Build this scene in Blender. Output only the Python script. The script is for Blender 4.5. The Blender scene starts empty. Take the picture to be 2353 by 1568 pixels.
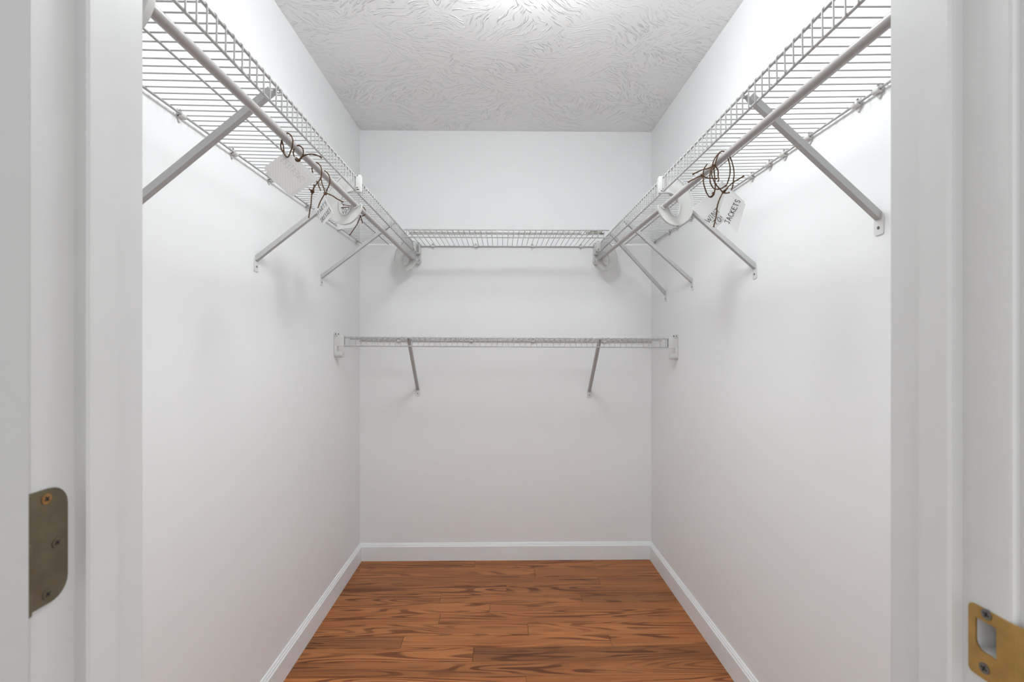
import bpy, bmesh, math, random
from mathutils import Vector, Matrix
random.seed(7)
R = math.radians
scene = bpy.context.scene
COL = scene.collection

# ---------------------------------------------------------------- camera
cam_d = bpy.data.cameras.new('camera')
cam_d.sensor_width = 36.0
cam_d.lens = 36.0 * 1108.0 / 2353.0
cam_d.shift_x = 0.0034
cam_d.shift_y = 0.00467
cam_d.clip_start = 0.02
cam_d.dof.use_dof = True
cam_d.dof.focus_distance = 1.9
cam_d.dof.aperture_fstop = 9.0
cam = bpy.data.objects.new('camera', cam_d)
cam.location = (0, 0, 1.214)
cam.rotation_euler = (R(90), 0, R(-0.8))
COL.objects.link(cam)
scene.camera = cam

# ---------------------------------------------------------------- world and exposure
world = bpy.data.worlds.new('World')
scene.world = world
world.use_nodes = True
wb = world.node_tree.nodes['Background']
wb.inputs[0].default_value = (0.955, 0.985, 1.0, 1)
wb.inputs[1].default_value = 1.12
vs = scene.view_settings
vs.view_transform = 'Standard'
vs.look = 'None'
vs.gamma = 1.0
vs.use_curve_mapping = False
vs.exposure = 0.0
LAMP_STRENGTH = 39.0

# ---------------------------------------------------------------- dimensions
XL, XR = -0.803, 0.853          # closet side walls
YB = 2.74                       # back wall
YF0, YF1 = 0.3655, 0.4836       # front wall (room side, closet side)
ZC = 2.434                      # ceiling
JL, JR = -0.355, 0.3928         # jamb faces
HEAD = 2.03                     # door head

# ---------------------------------------------------------------- materials
def new_mat(name):
    m = bpy.data.materials.new(name)
    m.use_nodes = True
    return m, m.node_tree.nodes, m.node_tree.links, m.node_tree.nodes['Principled BSDF']

def plain(name, col, rough=0.5, metal=0.0, spec=0.5, noise=None, sss=0.0):
    m, n, l, b = new_mat(name)
    b.inputs['Base Color'].default_value = (*col, 1)
    b.inputs['Roughness'].default_value = rough
    b.inputs['Metallic'].default_value = metal
    b.inputs['Specular IOR Level'].default_value = spec
    if noise:
        scale, amt, bump = noise
        tc = n.new('ShaderNodeTexCoord')
        nz = n.new('ShaderNodeTexNoise')
        nz.inputs['Scale'].default_value = scale
        nz.inputs['Detail'].default_value = 3
        l.new(tc.outputs['Object'], nz.inputs['Vector'])
        if amt:
            rp = n.new('ShaderNodeValToRGB')
            rp.color_ramp.elements[0].position = 0.3
            rp.color_ramp.elements[1].position = 0.7
            rp.color_ramp.elements[0].color = (*[c * (1 - amt) for c in col], 1)
            rp.color_ramp.elements[1].color = (*[min(1, c * (1 + amt)) for c in col], 1)
            l.new(nz.outputs['Fac'], rp.inputs['Fac'])
            l.new(rp.outputs['Color'], b.inputs['Base Color'])
        if bump:
            bp = n.new('ShaderNodeBump')
            bp.inputs['Strength'].default_value = bump
            bp.inputs['Distance'].default_value = 0.001
            l.new(nz.outputs['Fac'], bp.inputs['Height'])
            l.new(bp.outputs['Normal'], b.inputs['Normal'])
    return m

M = {}
M['wall'] = plain('wall_paint', (0.905, 0.91, 0.912), 0.55, spec=0.35, noise=(260, 0, 0.12))
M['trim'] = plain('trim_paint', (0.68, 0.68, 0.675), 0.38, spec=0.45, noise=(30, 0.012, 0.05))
M['baseboard'] = plain('baseboard_paint', (0.90, 0.92, 0.93), 0.4, spec=0.45, noise=(30, 0.008, 0.04))
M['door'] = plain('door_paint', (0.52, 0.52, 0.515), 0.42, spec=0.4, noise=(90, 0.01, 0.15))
M['wire'] = plain('vinyl_coated_wire', (0.46, 0.455, 0.45), 0.35, spec=0.5)
M['rod'] = plain('vinyl_coated_rod', (0.42, 0.40, 0.39), 0.34, spec=0.5)
M['brace'] = plain('painted_steel', (0.50, 0.50, 0.495), 0.38, spec=0.5)
M['plate'] = plain('painted_steel_lit', (0.74, 0.74, 0.735), 0.4, spec=0.5)  # same steel as the braces, front light on the screw plates put into the colour
M['plastic'] = plain('white_plastic', (0.68, 0.68, 0.66), 0.32, spec=0.5)
M['clear'] = plain('pale_plastic', (0.63, 0.63, 0.61), 0.28, spec=0.5)
M['dark'] = plain('dark_cavity', (0.035, 0.034, 0.03), 0.7)
M['screw'] = plain('steel_screw', (0.22, 0.21, 0.2), 0.4, metal=0.8)
M['rust'] = plain('rusty_screw', (0.32, 0.16, 0.05), 0.6, metal=0.4, noise=(400, 0.3, 0.2))
M['bronze'] = plain('aged_bronze', (0.15, 0.125, 0.078), 0.48, metal=0.55, noise=(60, 0.15, 0.1))
M['brass'] = plain('dull_brass', (0.45, 0.28, 0.085), 0.42, metal=0.6, noise=(70, 0.12, 0.06))
M['paper'] = plain('white_card', (0.94, 0.94, 0.93), 0.75, spec=0.2)
for nm in ('paper',):
    nt = M[nm].node_tree; b = nt.nodes['Principled BSDF']; o_ = nt.nodes['Material Output']
    tr = nt.nodes.new('ShaderNodeBsdfTranslucent'); tr.inputs[0].default_value = (0.93, 0.93, 0.92, 1)
    mx = nt.nodes.new('ShaderNodeMixShader'); mx.inputs[0].default_value = 0.38
    nt.links.new(b.outputs[0], mx.inputs[1]); nt.links.new(tr.outputs[0], mx.inputs[2]); nt.links.new(mx.outputs[0], o_.inputs[0])
M['ink'] = plain('black_ink', (0.012, 0.012, 0.013), 0.6)
M['ghost'] = plain('ink_showing_through_paper', (0.68, 0.68, 0.675), 0.75, spec=0.2)
M['jute'] = plain('jute_twine', (0.115, 0.062, 0.036), 0.9, spec=0.15, noise=(900, 0.55, 0.9))
M['pocket'] = plain('bare_wood_pocket', (0.45, 0.40, 0.38), 0.8, noise=(120, 0.2, 0.3))
M['metalgrey'] = plain('grey_olive_metal', (0.33, 0.33, 0.28), 0.5, metal=0.3)
M['lampmetal'] = plain('lamp_white_enamel', (0.8, 0.8, 0.8), 0.4)
M['subfloor'] = plain('subfloor', (0.05, 0.03, 0.02), 0.9)

m, n, l, b = new_mat('lamp_glass')
b.inputs['Base Color'].default_value = (0.9, 0.9, 0.88, 1)
b.inputs['Emission Color'].default_value = (0.93, 0.98, 1.0, 1)
b.inputs['Emission Strength'].default_value = LAMP_STRENGTH
M['lamp'] = m

# ceiling: stomped brush texture
m, n, l, b = new_mat('ceiling_texture_paint')
b.inputs['Base Color'].default_value = (0.89, 0.89, 0.89, 1)
b.inputs['Roughness'].default_value = 0.6
b.inputs['Specular IOR Level'].default_value = 0.3
tc = n.new('ShaderNodeTexCoord')
wn = n.new('ShaderNodeTexNoise'); wn.inputs['Scale'].default_value = 5.0; wn.inputs['Detail'].default_value = 2
l.new(tc.outputs['Object'], wn.inputs['Vector'])
vsub = n.new('ShaderNodeVectorMath'); vsub.operation = 'SUBTRACT'; vsub.inputs[1].default_value = (0.5, 0.5, 0.5)
l.new(wn.outputs['Color'], vsub.inputs[0])
vsc = n.new('ShaderNodeVectorMath'); vsc.operation = 'SCALE'; vsc.inputs['Scale'].default_value = 0.16
l.new(vsub.outputs[0], vsc.inputs[0])
vad = n.new('ShaderNodeVectorMath'); vad.operation = 'ADD'
l.new(tc.outputs['Object'], vad.inputs[0]); l.new(vsc.outputs[0], vad.inputs[1])
vo = n.new('ShaderNodeTexVoronoi'); vo.inputs['Scale'].default_value = 6.5
l.new(vad.outputs[0], vo.inputs['Vector'])
sep = n.new('ShaderNodeSeparateColor'); l.new(vo.outputs['Color'], sep.inputs[0])
mul = n.new('ShaderNodeMath'); mul.operation = 'MULTIPLY_ADD'; mul.inputs[1].default_value = 2.2; mul.inputs[2].default_value = -1.1
l.new(sep.outputs[0], mul.inputs[0])
rot = n.new('ShaderNodeVectorRotate'); rot.rotation_type = 'Z_AXIS'
l.new(vad.outputs[0], rot.inputs['Vector']); l.new(mul.outputs[0], rot.inputs['Angle'])
mp = n.new('ShaderNodeVectorMath'); mp.operation = 'MULTIPLY'; mp.inputs[1].default_value = (24, 135, 1)
l.new(rot.outputs[0], mp.inputs[0])
st = n.new('ShaderNodeTexNoise'); st.inputs['Scale'].default_value = 1.0; st.inputs['Detail'].default_value = 1.5
l.new(mp.outputs[0], st.inputs['Vector'])
rp = n.new('ShaderNodeValToRGB')
rp.color_ramp.elements[0].position = 0.54; rp.color_ramp.elements[1].position = 0.70
l.new(st.outputs['Fac'], rp.inputs['Fac'])
# patches where the brush left more or fewer ridges
pn = n.new('ShaderNodeTexNoise'); pn.inputs['Scale'].default_value = 3.2; pn.inputs['Detail'].default_value = 1
l.new(tc.outputs['Object'], pn.inputs['Vector'])
pr = n.new('ShaderNodeValToRGB'); pr.color_ramp.elements[0].position = 0.35; pr.color_ramp.elements[1].position = 0.6
pr.color_ramp.elements[0].color = (0.25, 0.25, 0.25, 1)
l.new(pn.outputs['Fac'], pr.inputs['Fac'])
pm = n.new('ShaderNodeMath'); pm.operation = 'MULTIPLY'
l.new(rp.outputs['Color'], pm.inputs[0]); l.new(pr.outputs['Color'], pm.inputs[1])
bp = n.new('ShaderNodeBump'); bp.inputs['Strength'].default_value = 0.9; bp.inputs['Distance'].default_value = 0.004
l.new(pm.outputs[0], bp.inputs['Height']); l.new(bp.outputs['Normal'], b.inputs['Normal'])
b.inputs['Base Color'].default_value = (0.93, 0.93, 0.93, 1)
M['ceiling'] = m

# oak planks: grain runs along X, tone from the object colour
m, n, l, b = new_mat('oak_plank')
tc = n.new('ShaderNodeTexCoord'); oi = n.new('ShaderNodeObjectInfo')
rnd = n.new('ShaderNodeMath'); rnd.operation = 'MULTIPLY'; rnd.inputs[1].default_value = 37.0
l.new(oi.outputs['Random'], rnd.inputs[0])
cmb = n.new('ShaderNodeCombineXYZ')
for k in range(3): l.new(rnd.outputs[0], cmb.inputs[k])
ad = n.new('ShaderNodeVectorMath'); ad.operation = 'ADD'
l.new(tc.outputs['Object'], ad.inputs[0]); l.new(cmb.outputs[0], ad.inputs[1])
def scaled(v):
    q = n.new('ShaderNodeVectorMath'); q.operation = 'MULTIPLY'; q.inputs[1].default_value = v
    l.new(ad.outputs[0], q.inputs[0]); return q.outputs[0]
def noise(v, detail, rough=0.5, dist=0.0):
    q = n.new('ShaderNodeTexNoise'); q.inputs['Scale'].default_value = 1.0
    q.inputs['Detail'].default_value = detail; q.inputs['Roughness'].default_value = rough
    q.inputs['Distortion'].default_value = dist
    l.new(scaled(v), q.inputs['Vector']); return q.outputs['Fac']
def math_(op, a, b_=None, c=None):
    q = n.new('ShaderNodeMath'); q.operation = op
    for i, v in enumerate((a, b_, c)):
        if v is None: continue
        if isinstance(v, (int, float)): q.inputs[i].default_value = v
        else: l.new(v, q.inputs[i])
    return q.outputs[0]
def ramp(fac, stops):
    q = n.new('ShaderNodeValToRGB')
    els = q.color_ramp.elements
    while len(els) < len(stops): els.new(0.5)
    for e, (p, c) in zip(els, stops): e.position = p; e.color = (*c, 1)
    l.new(fac, q.inputs['Fac']); return q.outputs['Color']
def mixc(fac, a, b_, mode='MIX'):
    q = n.new('ShaderNodeMix'); q.data_type = 'RGBA'; q.blend_type = mode
    if isinstance(fac, (int, float)): q.inputs[0].default_value = fac
    else: l.new(fac, q.inputs[0])
    l.new(a, q.inputs[6]); l.new(b_, q.inputs[7]); return q.outputs[2]
field = noise((1.25, 14.0, 1.0), 1.0, 0.4, 0.2)
rings = math_('SINE', math_('MULTIPLY', field, 85.0))
ringf = math_('MULTIPLY_ADD', rings, 0.5, 0.5)
where = noise((1.5, 16.0, 3.0), 1.0)
strength = ramp(where, [(0.40, (0.10,) * 3), (0.58, (1.0,) * 3)])
fine = noise((7.0, 330.0, 1.0), 2.0, 0.6)
broad = noise((2.5, 22.0, 2.0), 2.0)
base = ramp(broad, [(0.25, (0.33, 0.108, 0.028)), (0.5, (0.42, 0.150, 0.042)), (0.78, (0.51, 0.200, 0.062))])
dark = ramp(ringf, [(0.50, (1.05, 1.05, 1.05)), (0.82, (0.42, 0.31, 0.26))])
gr = mixc(strength, ramp(ringf, [(0, (1, 1, 1)), (1, (1, 1, 1))]), dark)
c1 = mixc(1.0, base, gr, 'MULTIPLY')
c2 = mixc(0.55, c1, ramp(fine, [(0.3, (0.72, 0.68, 0.66)), (0.62, (1.06, 1.06, 1.06))]), 'MULTIPLY')
c3 = mixc(1.0, c2, oi.outputs['Color'], 'MULTIPLY')
l.new(c3, b.inputs['Base Color'])
l.new(ramp(fine, [(0.2, (0.42,) * 3), (0.8, (0.33,) * 3)]), b.inputs['Roughness'])
b.inputs['Specular IOR Level'].default_value = 0.35
bp = n.new('ShaderNodeBump'); bp.inputs['Strength'].default_value = 0.12; bp.inputs['Distance'].default_value = 0.0006
l.new(fine, bp.inputs['Height']); l.new(bp.outputs['Normal'], b.inputs['Normal'])
M['oak'] = m

# lined paper of the sweater card: faint pencil-thin ruling
m, n, l, b = new_mat('lined_card')
tc = n.new('ShaderNodeTexCoord')
wv = n.new('ShaderNodeTexWave'); wv.inputs['Scale'].default_value = 55; wv.inputs['Distortion'].default_value = 0.6
wv.inputs['Detail'].default_value = 1
l.new(tc.outputs['Object'], wv.inputs['Vector'])
rp = n.new('ShaderNodeValToRGB')
rp.color_ramp.elements[0].position = 0.0; rp.color_ramp.elements[0].color = (0.86, 0.845, 0.835, 1)
rp.color_ramp.elements[1].position = 0.25; rp.color_ramp.elements[1].color = (0.92, 0.91, 0.90, 1)
l.new(wv.outputs['Fac'], rp.inputs['Fac']); l.new(rp.outputs['Color'], b.inputs['Base Color'])
b.inputs['Roughness'].default_value = 0.8
tr = n.new('ShaderNodeBsdfTranslucent'); l.new(rp.outputs['Color'], tr.inputs[0])
mx = n.new('ShaderNodeMixShader'); mx.inputs[0].default_value = 0.6
l.new(b.outputs[0], mx.inputs[1]); l.new(tr.outputs[0], mx.inputs[2]); l.new(mx.outputs[0], n['Material Output'].inputs[0])
M['lined'] = m

# ---------------------------------------------------------------- mesh helpers
class MB:
    def __init__(self): self.v = []; self.f = []
    def add(self, verts, faces):
        o = len(self.v); self.v += [tuple(p) for p in verts]; self.f += [tuple(i + o for i in f) for f in faces]
    def box(self, x0, x1, y0, y1, z0, z1, mat=None):
        vs = [Vector((x, y, z)) for x in (x0, x1) for y in (y0, y1) for z in (z0, z1)]
        if mat: vs = [mat @ p for p in vs]
        self.add(vs, [(0, 1, 3, 2), (4, 6, 7, 5), (0, 4, 5, 1), (2, 3, 7, 6), (0, 2, 6, 4), (1, 5, 7, 3)])
    def tube(self, pts, r, seg=8, closed=False, cap=True, wob=0.0):
        pts = [Vector(p) for p in pts]; n_ = len(pts)
        rs = r if isinstance(r, (list, tuple)) else [r] * n_
        tang = []
        for i in range(n_):
            a_ = pts[(i - 1) % n_] if (closed or i > 0) else pts[i]
            c_ = pts[(i + 1) % n_] if (closed or i < n_ - 1) else pts[i]
            tang.append((c_ - a_).normalized())
        ref = Vector((0, 0, 1)) if abs(tang[0].z) < 0.9 else Vector((1, 0, 0))
        u = tang[0].cross(ref).normalized(); o = len(self.v)
        for i in range(n_):
            u = (u - tang[i] * u.dot(tang[i])).normalized(); w = tang[i].cross(u)
            for k in range(seg):
                a_ = 2 * math.pi * k / seg
                rr = rs[i] * (1 + wob * (random.random() - 0.5))
                self.v.append(tuple(pts[i] + (u * math.cos(a_) + w * math.sin(a_)) * rr))
        for i in range(n_ if closed else n_ - 1):
            j = (i + 1) % n_
            for k in range(seg):
                k2 = (k + 1) % seg
                self.f.append((o + i * seg + k, o + i * seg + k2, o + j * seg + k2, o + j * seg + k))
        if cap and not closed:
            self.f.append(tuple(o + k for k in reversed(range(seg))))
            self.f.append(tuple(o + (n_ - 1) * seg + k for k in range(seg)))
    def prism(self, poly, place, t0, t1):
        """poly: 2D outline; place(a, b, t) -> 3D point; extruded from t0 to t1"""
        k = len(poly); o = len(self.v)
        self.v += [tuple(place(a_, b_, t0)) for a_, b_ in poly] + [tuple(place(a_, b_, t1)) for a_, b_ in poly]
        self.f.append(tuple(o + i for i in reversed(range(k)))); self.f.append(tuple(o + k + i for i in range(k)))
        for i in range(k):
            j = (i + 1) % k
            self.f.append((o + i, o + j, o + k + j, o + k + i))
    def lathe(self, prof, centre=(0, 0, 0), seg=40):
        o = len(self.v); c = Vector(centre)
        for r_, z_ in prof:
            for k in range(seg):
                a_ = 2 * math.pi * k / seg
                self.v.append(tuple(c + Vector((r_ * math.cos(a_), r_ * math.sin(a_), z_))))
        for i in range(len(prof) - 1):
            for k in range(seg):
                k2 = (k + 1) % seg
                self.f.append((o + i * seg + k, o + i * seg + k2, o + (i + 1) * seg + k2, o + (i + 1) * seg + k))
    def mesh(self, name, mat, bevel=0.0, smooth=True):
        me = bpy.data.meshes.new(name)
        bm = bmesh.new()
        vs_ = [bm.verts.new(p) for p in self.v]
        for f in self.f:
            try: bm.faces.new([vs_[i] for i in f])
            except ValueError: pass
        bmesh.ops.recalc_face_normals(bm, faces=bm.faces)
        if bevel:
            es = [e for e in bm.edges if len(e.link_faces) == 2 and e.calc_face_angle(0) > R(40)]
            bmesh.ops.bevel(bm, geom=es, offset=bevel, segments=2, affect='EDGES', profile=0.6)
        bm.to_mesh(me); bm.free()
        me.materials.append(M[mat])
        if smooth:
            me.shade_smooth()
            me.set_sharp_from_angle(angle=R(38))
        return me
    def build(self, name, mat, parent=None, bevel=0.0, smooth=True):
        return link(name, self.mesh(name, mat, bevel, smooth), parent)

def link(name, me, parent=None):
    o = bpy.data.objects.new(name, me); COL.objects.link(o)
    if parent: o.parent = parent
    return o
def thing(name, label, cat, loc=(0, 0, 0), rot=(0, 0, 0), group=None):
    o = bpy.data.objects.new(name, None); COL.objects.link(o)
    o.empty_display_size = 0.05
    o.location = loc; o.rotation_euler = rot
    return tag(o, label, cat, group)
def tag(o, label, cat, group=None, kind=None):
    o['label'] = label; o['category'] = cat
    if group: o['group'] = group
    if kind: o['kind'] = kind
    return o
def struct(o, label, cat): return tag(o, label, cat, kind='structure')
def dup_children(src, dst):
    for ch in list(src.children):
        c = ch.copy(); COL.objects.link(c); c.parent = dst
        dup_children(ch, c)
def smoothline(pts, k=5):
    """Catmull-Rom through the points"""
    P = [Vector(p) for p in pts]; out = []
    for i in range(len(P) - 1):
        p0 = P[max(i - 1, 0)]; p1 = P[i]; p2 = P[i + 1]; p3 = P[min(i + 2, len(P) - 1)]
        for s in range(k):
            t = s / k
            out.append(0.5 * ((2 * p1) + (p2 - p0) * t + (2 * p0 - 5 * p1 + 4 * p2 - p3) * t * t + (3 * p1 - p0 - 3 * p2 + p3) * t ** 3))
    out.append(P[-1]); return out

# ---------------------------------------------------------------- the room shell
def wall(name, label, boxes):
    mb = MB()
    for bx in boxes: mb.box(*bx)
    return struct(mb.build(name, 'wall', smooth=False), label, 'wall')
wall('wall_left', 'white painted side wall on the left of the closet', [(XL - 0.1, XL, YF0, YB + 0.1, -0.02, ZC)])
wall('wall_right', 'white painted side wall on the right of the closet', [(XR, XR + 0.1, YF0, YB + 0.1, -0.02, ZC)])
wall('wall_back', 'white painted wall at the far end of the closet', [(XL, XR, YB, YB + 0.1, -0.02, ZC)])
wall('wall_front', 'white wall around the closet doorway', [
    (-1.7, JL - 0.019, YF0, YF1, -0.02, ZC + 0.1), (JR + 0.019, 1.7, YF0, YF1, -0.02, ZC + 0.1),
    (JL - 0.019, JR + 0.019, YF0, YF1, HEAD + 0.02, ZC + 0.1)])
mb = MB(); mb.box(XL - 0.1, XR + 0.1, YF1, YB + 0.1, ZC, ZC + 0.1)
struct(mb.build('ceiling', 'ceiling', smooth=False), 'white ceiling with swirled brush-stroke texture', 'ceiling')

# floor: subfloor slab with every plank a piece of its own
mb = MB(); mb.box(-1.7, 1.7, -1.1, YB + 0.05, -0.06, -0.0135)
floor = struct(mb.build('floor', 'subfloor', smooth=False), 'reddish brown oak plank floor running across the closet', 'floor')
def plank(x0, x1, y0, y1, tone):
    g = 0.0006; c = 0.0002; hx = (x1 - x0) / 2 - g; hy = (y1 - y0) / 2 - g; h0 = -0.0135
    me = MB()
    lo = [(-hx, -hy, h0), (hx, -hy, h0), (hx, hy, h0), (-hx, hy, h0)]
    mi = [(-hx, -hy, -c), (hx, -hy, -c), (hx, hy, -c), (-hx, hy, -c)]
    tx, ty = hx - c, hy - c
    to = [(-tx, -ty, 0), (tx, -ty, 0), (tx, ty, 0), (-tx, ty, 0)]
    me.add(lo + mi + to, [(0, 1, 5, 4), (1, 2, 6, 5), (2, 3, 7, 6), (3, 0, 4, 7),
                          (4, 5, 9, 8), (5, 6, 10, 9), (6, 7, 11, 10), (7, 4, 8, 11), (8, 9, 10, 11)])
    o = me.build('plank', 'oak', floor, smooth=False)
    o.location = ((x0 + x1) / 2, (y0 + y1) / 2, 0)
    t = tone; o.color = (t, t * (0.97 + 0.03 * t), t * (0.95 + 0.05 * t), 1)
rows = [2.74, 2.6447, 2.5313, 2.4452, 2.3656, 2.2756, 2.1903, 2.1046, 2.0223, 1.9406, 1.855, 1.7695]
joints = {0: [-0.150, 0.51], 1: [0.177], 2: [0.503], 3: [0.024], 4: [-0.295, 0.383], 5: [-0.0565], 6: [-0.277],
          7: [0.112], 8: [-0.408, 0.447], 9: [-0.113], 10: [], 11: [0.0886]}
tones = {0: [0.93, 1.0, 0.92], 1: [0.98, 0.90], 2: [0.86, 0.88], 3: [0.93, 0.84], 4: [0.93, 0.96, 0.68], 5: [1.05, 1.0], 6: [1.05, 0.98],
         7: [1.0, 1.08], 8: [0.72, 1.1, 0.95], 9: [1.02, 0.66], 10: [0.86], 11: [1.12, 0.98]}
y = rows[-1]
while y > -1.0: y -= 0.0852; rows.append(y)
for i in range(len(rows) - 1):
    y1, y0 = rows[i], rows[i + 1]
    a_, e_ = (XL, XR) if y0 > 0.40 else (-1.65, 1.65)
    if i in joints: js = joints[i]; ts = tones[i]
    else:
        js = []; q = a_ + random.uniform(0.25, 1.0)
        while q < e_ - 0.15: js.append(q); q += random.uniform(0.7, 1.35)
        ts = [random.uniform(0.82, 1.08) for _ in range(len(js) + 1)]
    xs = [a_] + js + [e_]
    for k in range(len(xs) - 1): plank(xs[k], xs[k + 1], y0, y1, ts[k])

# baseboards
prof = [(0, 0), (0.014, 0), (0.014, 0.079), (0.0125, 0.0815), (0.0105, 0.0825), (0.0098, 0.086), (0.0088, 0.0885), (0.006, 0.090), (0.0052, 0.094), (0.003, 0.0968), (0, 0.097)]
def baseboard(name, label, place, t0, t1):
    mb = MB(); mb.prism(prof, place, t0, t1)
    struct(mb.build(name, 'baseboard', smooth=False), label, 'baseboard')
baseboard('baseboard_back', 'white baseboard along the back wall', lambda a, b, t: (t, YB - a, b), XL, XR)
baseboard('baseboard_left', 'white baseboard along the left wall', lambda a, b, t: (XL + a, t, b), YF1, YB - 0.0002)
baseboard('baseboard_right', 'white baseboard along the right wall', lambda a, b, t: (XR - a, t, b), YF1, YB - 0.0002)

# door frame: jambs with stops
SY0, SY1, ST = 0.4055, 0.4378, 0.0115
def rounded_jamb(x_face, sgn, mb, z0, z1, cut=None):
    """profile in (x, y): face at x_face, board 19 mm deep away from the opening"""
    r = 0.003
    def pl(a, b, t): return (x_face + sgn * a, b, t)
    pr = [(0.0, YF0 + r), (0.0009, YF0 + 0.0009), (r, YF0), (0.019, YF0), (0.019, YF1), (r, YF1), (0.0009, YF1 - 0.0009), (0, YF1 - r)]
    if not cut: mb.prism(pr, pl, z0, z1); return
    ya, yb, za, zb = cut
    mb.prism(pr, pl, z0, za); mb.prism(pr, pl, zb, z1)
    mb.prism([(0.0, YF0 + r), (0.0009, YF0 + 0.0009), (r, YF0), (0.019, YF0), (0.019, ya), (0, ya)], pl, za, zb)
    mb.prism([(0.0, yb), (0.019, yb), (0.019, YF1), (r, YF1), (0.0009, YF1 - 0.0009), (0, YF1 - r)], pl, za, zb)
def stop(x_face, sgn, parent):
    mb = MB(); r = 0.002
    mb.prism([(0, SY0), (-ST + r, SY0), (-ST, SY0 + r), (-ST, SY1 - r), (-ST + r, SY1), (0, SY1)],
             lambda a, b, t: (x_face + sgn * a, b, t), 0, HEAD)
    o = mb.build('door_stop', 'trim', parent); return o
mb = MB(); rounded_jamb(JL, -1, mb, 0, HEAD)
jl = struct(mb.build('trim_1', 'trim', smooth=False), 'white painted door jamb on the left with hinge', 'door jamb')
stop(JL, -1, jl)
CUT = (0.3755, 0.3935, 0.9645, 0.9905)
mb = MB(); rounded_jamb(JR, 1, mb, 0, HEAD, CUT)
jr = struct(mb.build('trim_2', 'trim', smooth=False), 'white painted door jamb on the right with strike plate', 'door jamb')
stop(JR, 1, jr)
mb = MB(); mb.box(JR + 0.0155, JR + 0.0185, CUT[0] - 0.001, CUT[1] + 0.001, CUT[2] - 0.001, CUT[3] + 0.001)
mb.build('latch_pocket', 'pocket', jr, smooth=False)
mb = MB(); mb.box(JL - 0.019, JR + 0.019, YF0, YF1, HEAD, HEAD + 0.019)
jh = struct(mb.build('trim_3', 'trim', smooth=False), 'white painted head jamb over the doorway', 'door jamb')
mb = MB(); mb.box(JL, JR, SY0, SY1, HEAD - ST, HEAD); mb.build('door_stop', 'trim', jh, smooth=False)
cp = [(0.0, 0), (0.057, 0), (0.057, 0.016), (0.045, 0.017), (0.03, 0.013), (0.012, 0.010), (0.003, 0.009), (0, 0.006)]
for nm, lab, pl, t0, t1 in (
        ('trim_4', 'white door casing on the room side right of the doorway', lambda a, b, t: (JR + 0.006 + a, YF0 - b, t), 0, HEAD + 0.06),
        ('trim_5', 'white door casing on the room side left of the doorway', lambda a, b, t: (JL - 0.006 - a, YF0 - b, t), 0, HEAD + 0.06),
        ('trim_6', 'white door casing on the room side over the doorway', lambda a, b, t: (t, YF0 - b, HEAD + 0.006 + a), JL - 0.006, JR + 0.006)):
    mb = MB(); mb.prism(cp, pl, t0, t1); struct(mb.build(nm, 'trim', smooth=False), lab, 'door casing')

# the opened door, hinged on the left jamb and swung out towards the viewer
PIV = Vector((JL + 0.001, YF0 - 0.003, 0)); THETA = R(130)
door = thing('door_1', 'white painted door swung open beside the left jamb', 'door', PIV, (0, 0, -THETA))
door['kind'] = 'structure'
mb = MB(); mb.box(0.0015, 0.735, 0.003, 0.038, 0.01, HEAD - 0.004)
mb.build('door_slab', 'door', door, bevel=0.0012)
mb = MB(); mb.tube([(0.67, -0.005, 0.96), (0.67, -0.045, 0.96)], 0.012, 16); mb.tube([(0.67, 0.046, 0.96), (0.67, 0.09, 0.96)], 0.012, 16)
for s in (-1, 1):
    yc = -0.055 if s < 0 else 0.10
    mb.tube([(0.67, yc - 0.022, 0.96), (0.67, yc - 0.012, 0.96), (0.67, yc, 0.96), (0.67, yc + 0.012, 0.96), (0.67, yc + 0.022, 0.96)], [0.01, 0.023, 0.027, 0.023, 0.01], 20)
mb.build('door_knob', 'brass', door)

# hinge on the left jamb
def rounded_rect(y0, y1, z0, z1, r, corners=(1, 1, 1, 1), k=6):
    out = []
    cs = [(y0, z0, 180), (y1, z0, 270), (y1, z1, 0), (y0, z1, 90)]
    for (yy, zz, a0), on in zip(cs, corners):
        if not on: out.append((yy, zz)); continue
        cy_ = yy + r if yy == y0 else yy - r; cz_ = zz + r if zz == z0 else zz - r
        for i in range(k + 1):
            a_ = R(a0 + 90 * i / k); out.append((cy_ + r * math.cos(a_), cz_ + r * math.sin(a_)))
    return out
hz0, hz1 = 1.013, 1.1025
hinge = thing('hinge', 'dull bronze butt hinge with rounded corners on the left jamb', 'hinge', (JL, 0.381, hz0))
def hp(a, b, t): return (t, a - 0.381, b - hz0)
mb = MB(); mb.prism(rounded_rect(YF0 - 0.001, 0.3978, hz0, hz1, 0.0155, (0, 1, 1, 0)), hp, 0.0, 0.0016)
mb.build('hinge_leaf', 'bronze', hinge)
mb = MB()
for k in (0, 2, 4): mb.tube([hp(YF0 - 0.006, hz0 + 0.0179 * k + 0.0003, 0.002), hp(YF0 - 0.006, hz0 + 0.0179 * (k + 1) - 0.0003, 0.002)], 0.0055, 14)
mb.build('knuckle', 'bronze', hinge)
for (yy, zz, mt) in ((0.3793, 1.0951, 'rust'), (0.388, 1.0577, 'bronze'), (0.3800, 1.0207, 'bronze')):
    mb = MB(); mb.tube([hp(yy, zz, 0.0014), hp(yy, zz, 0.0021)], 0.0042, 18)
    s = mb.build('screw', mt, hinge)
    mb = MB()
    for ang in (35, 125):
        mt4 = Matrix.Translation(Vector(hp(yy, zz, 0.0021))) @ Matrix.Rotation(R(ang), 4, 'X')
        mb.box(-0.0002, 0.0003, -0.0022, 0.0022, -0.0006, 0.0006, mt4)
    mb.build('screw_slot', 'dark', s, smooth=False)

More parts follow.
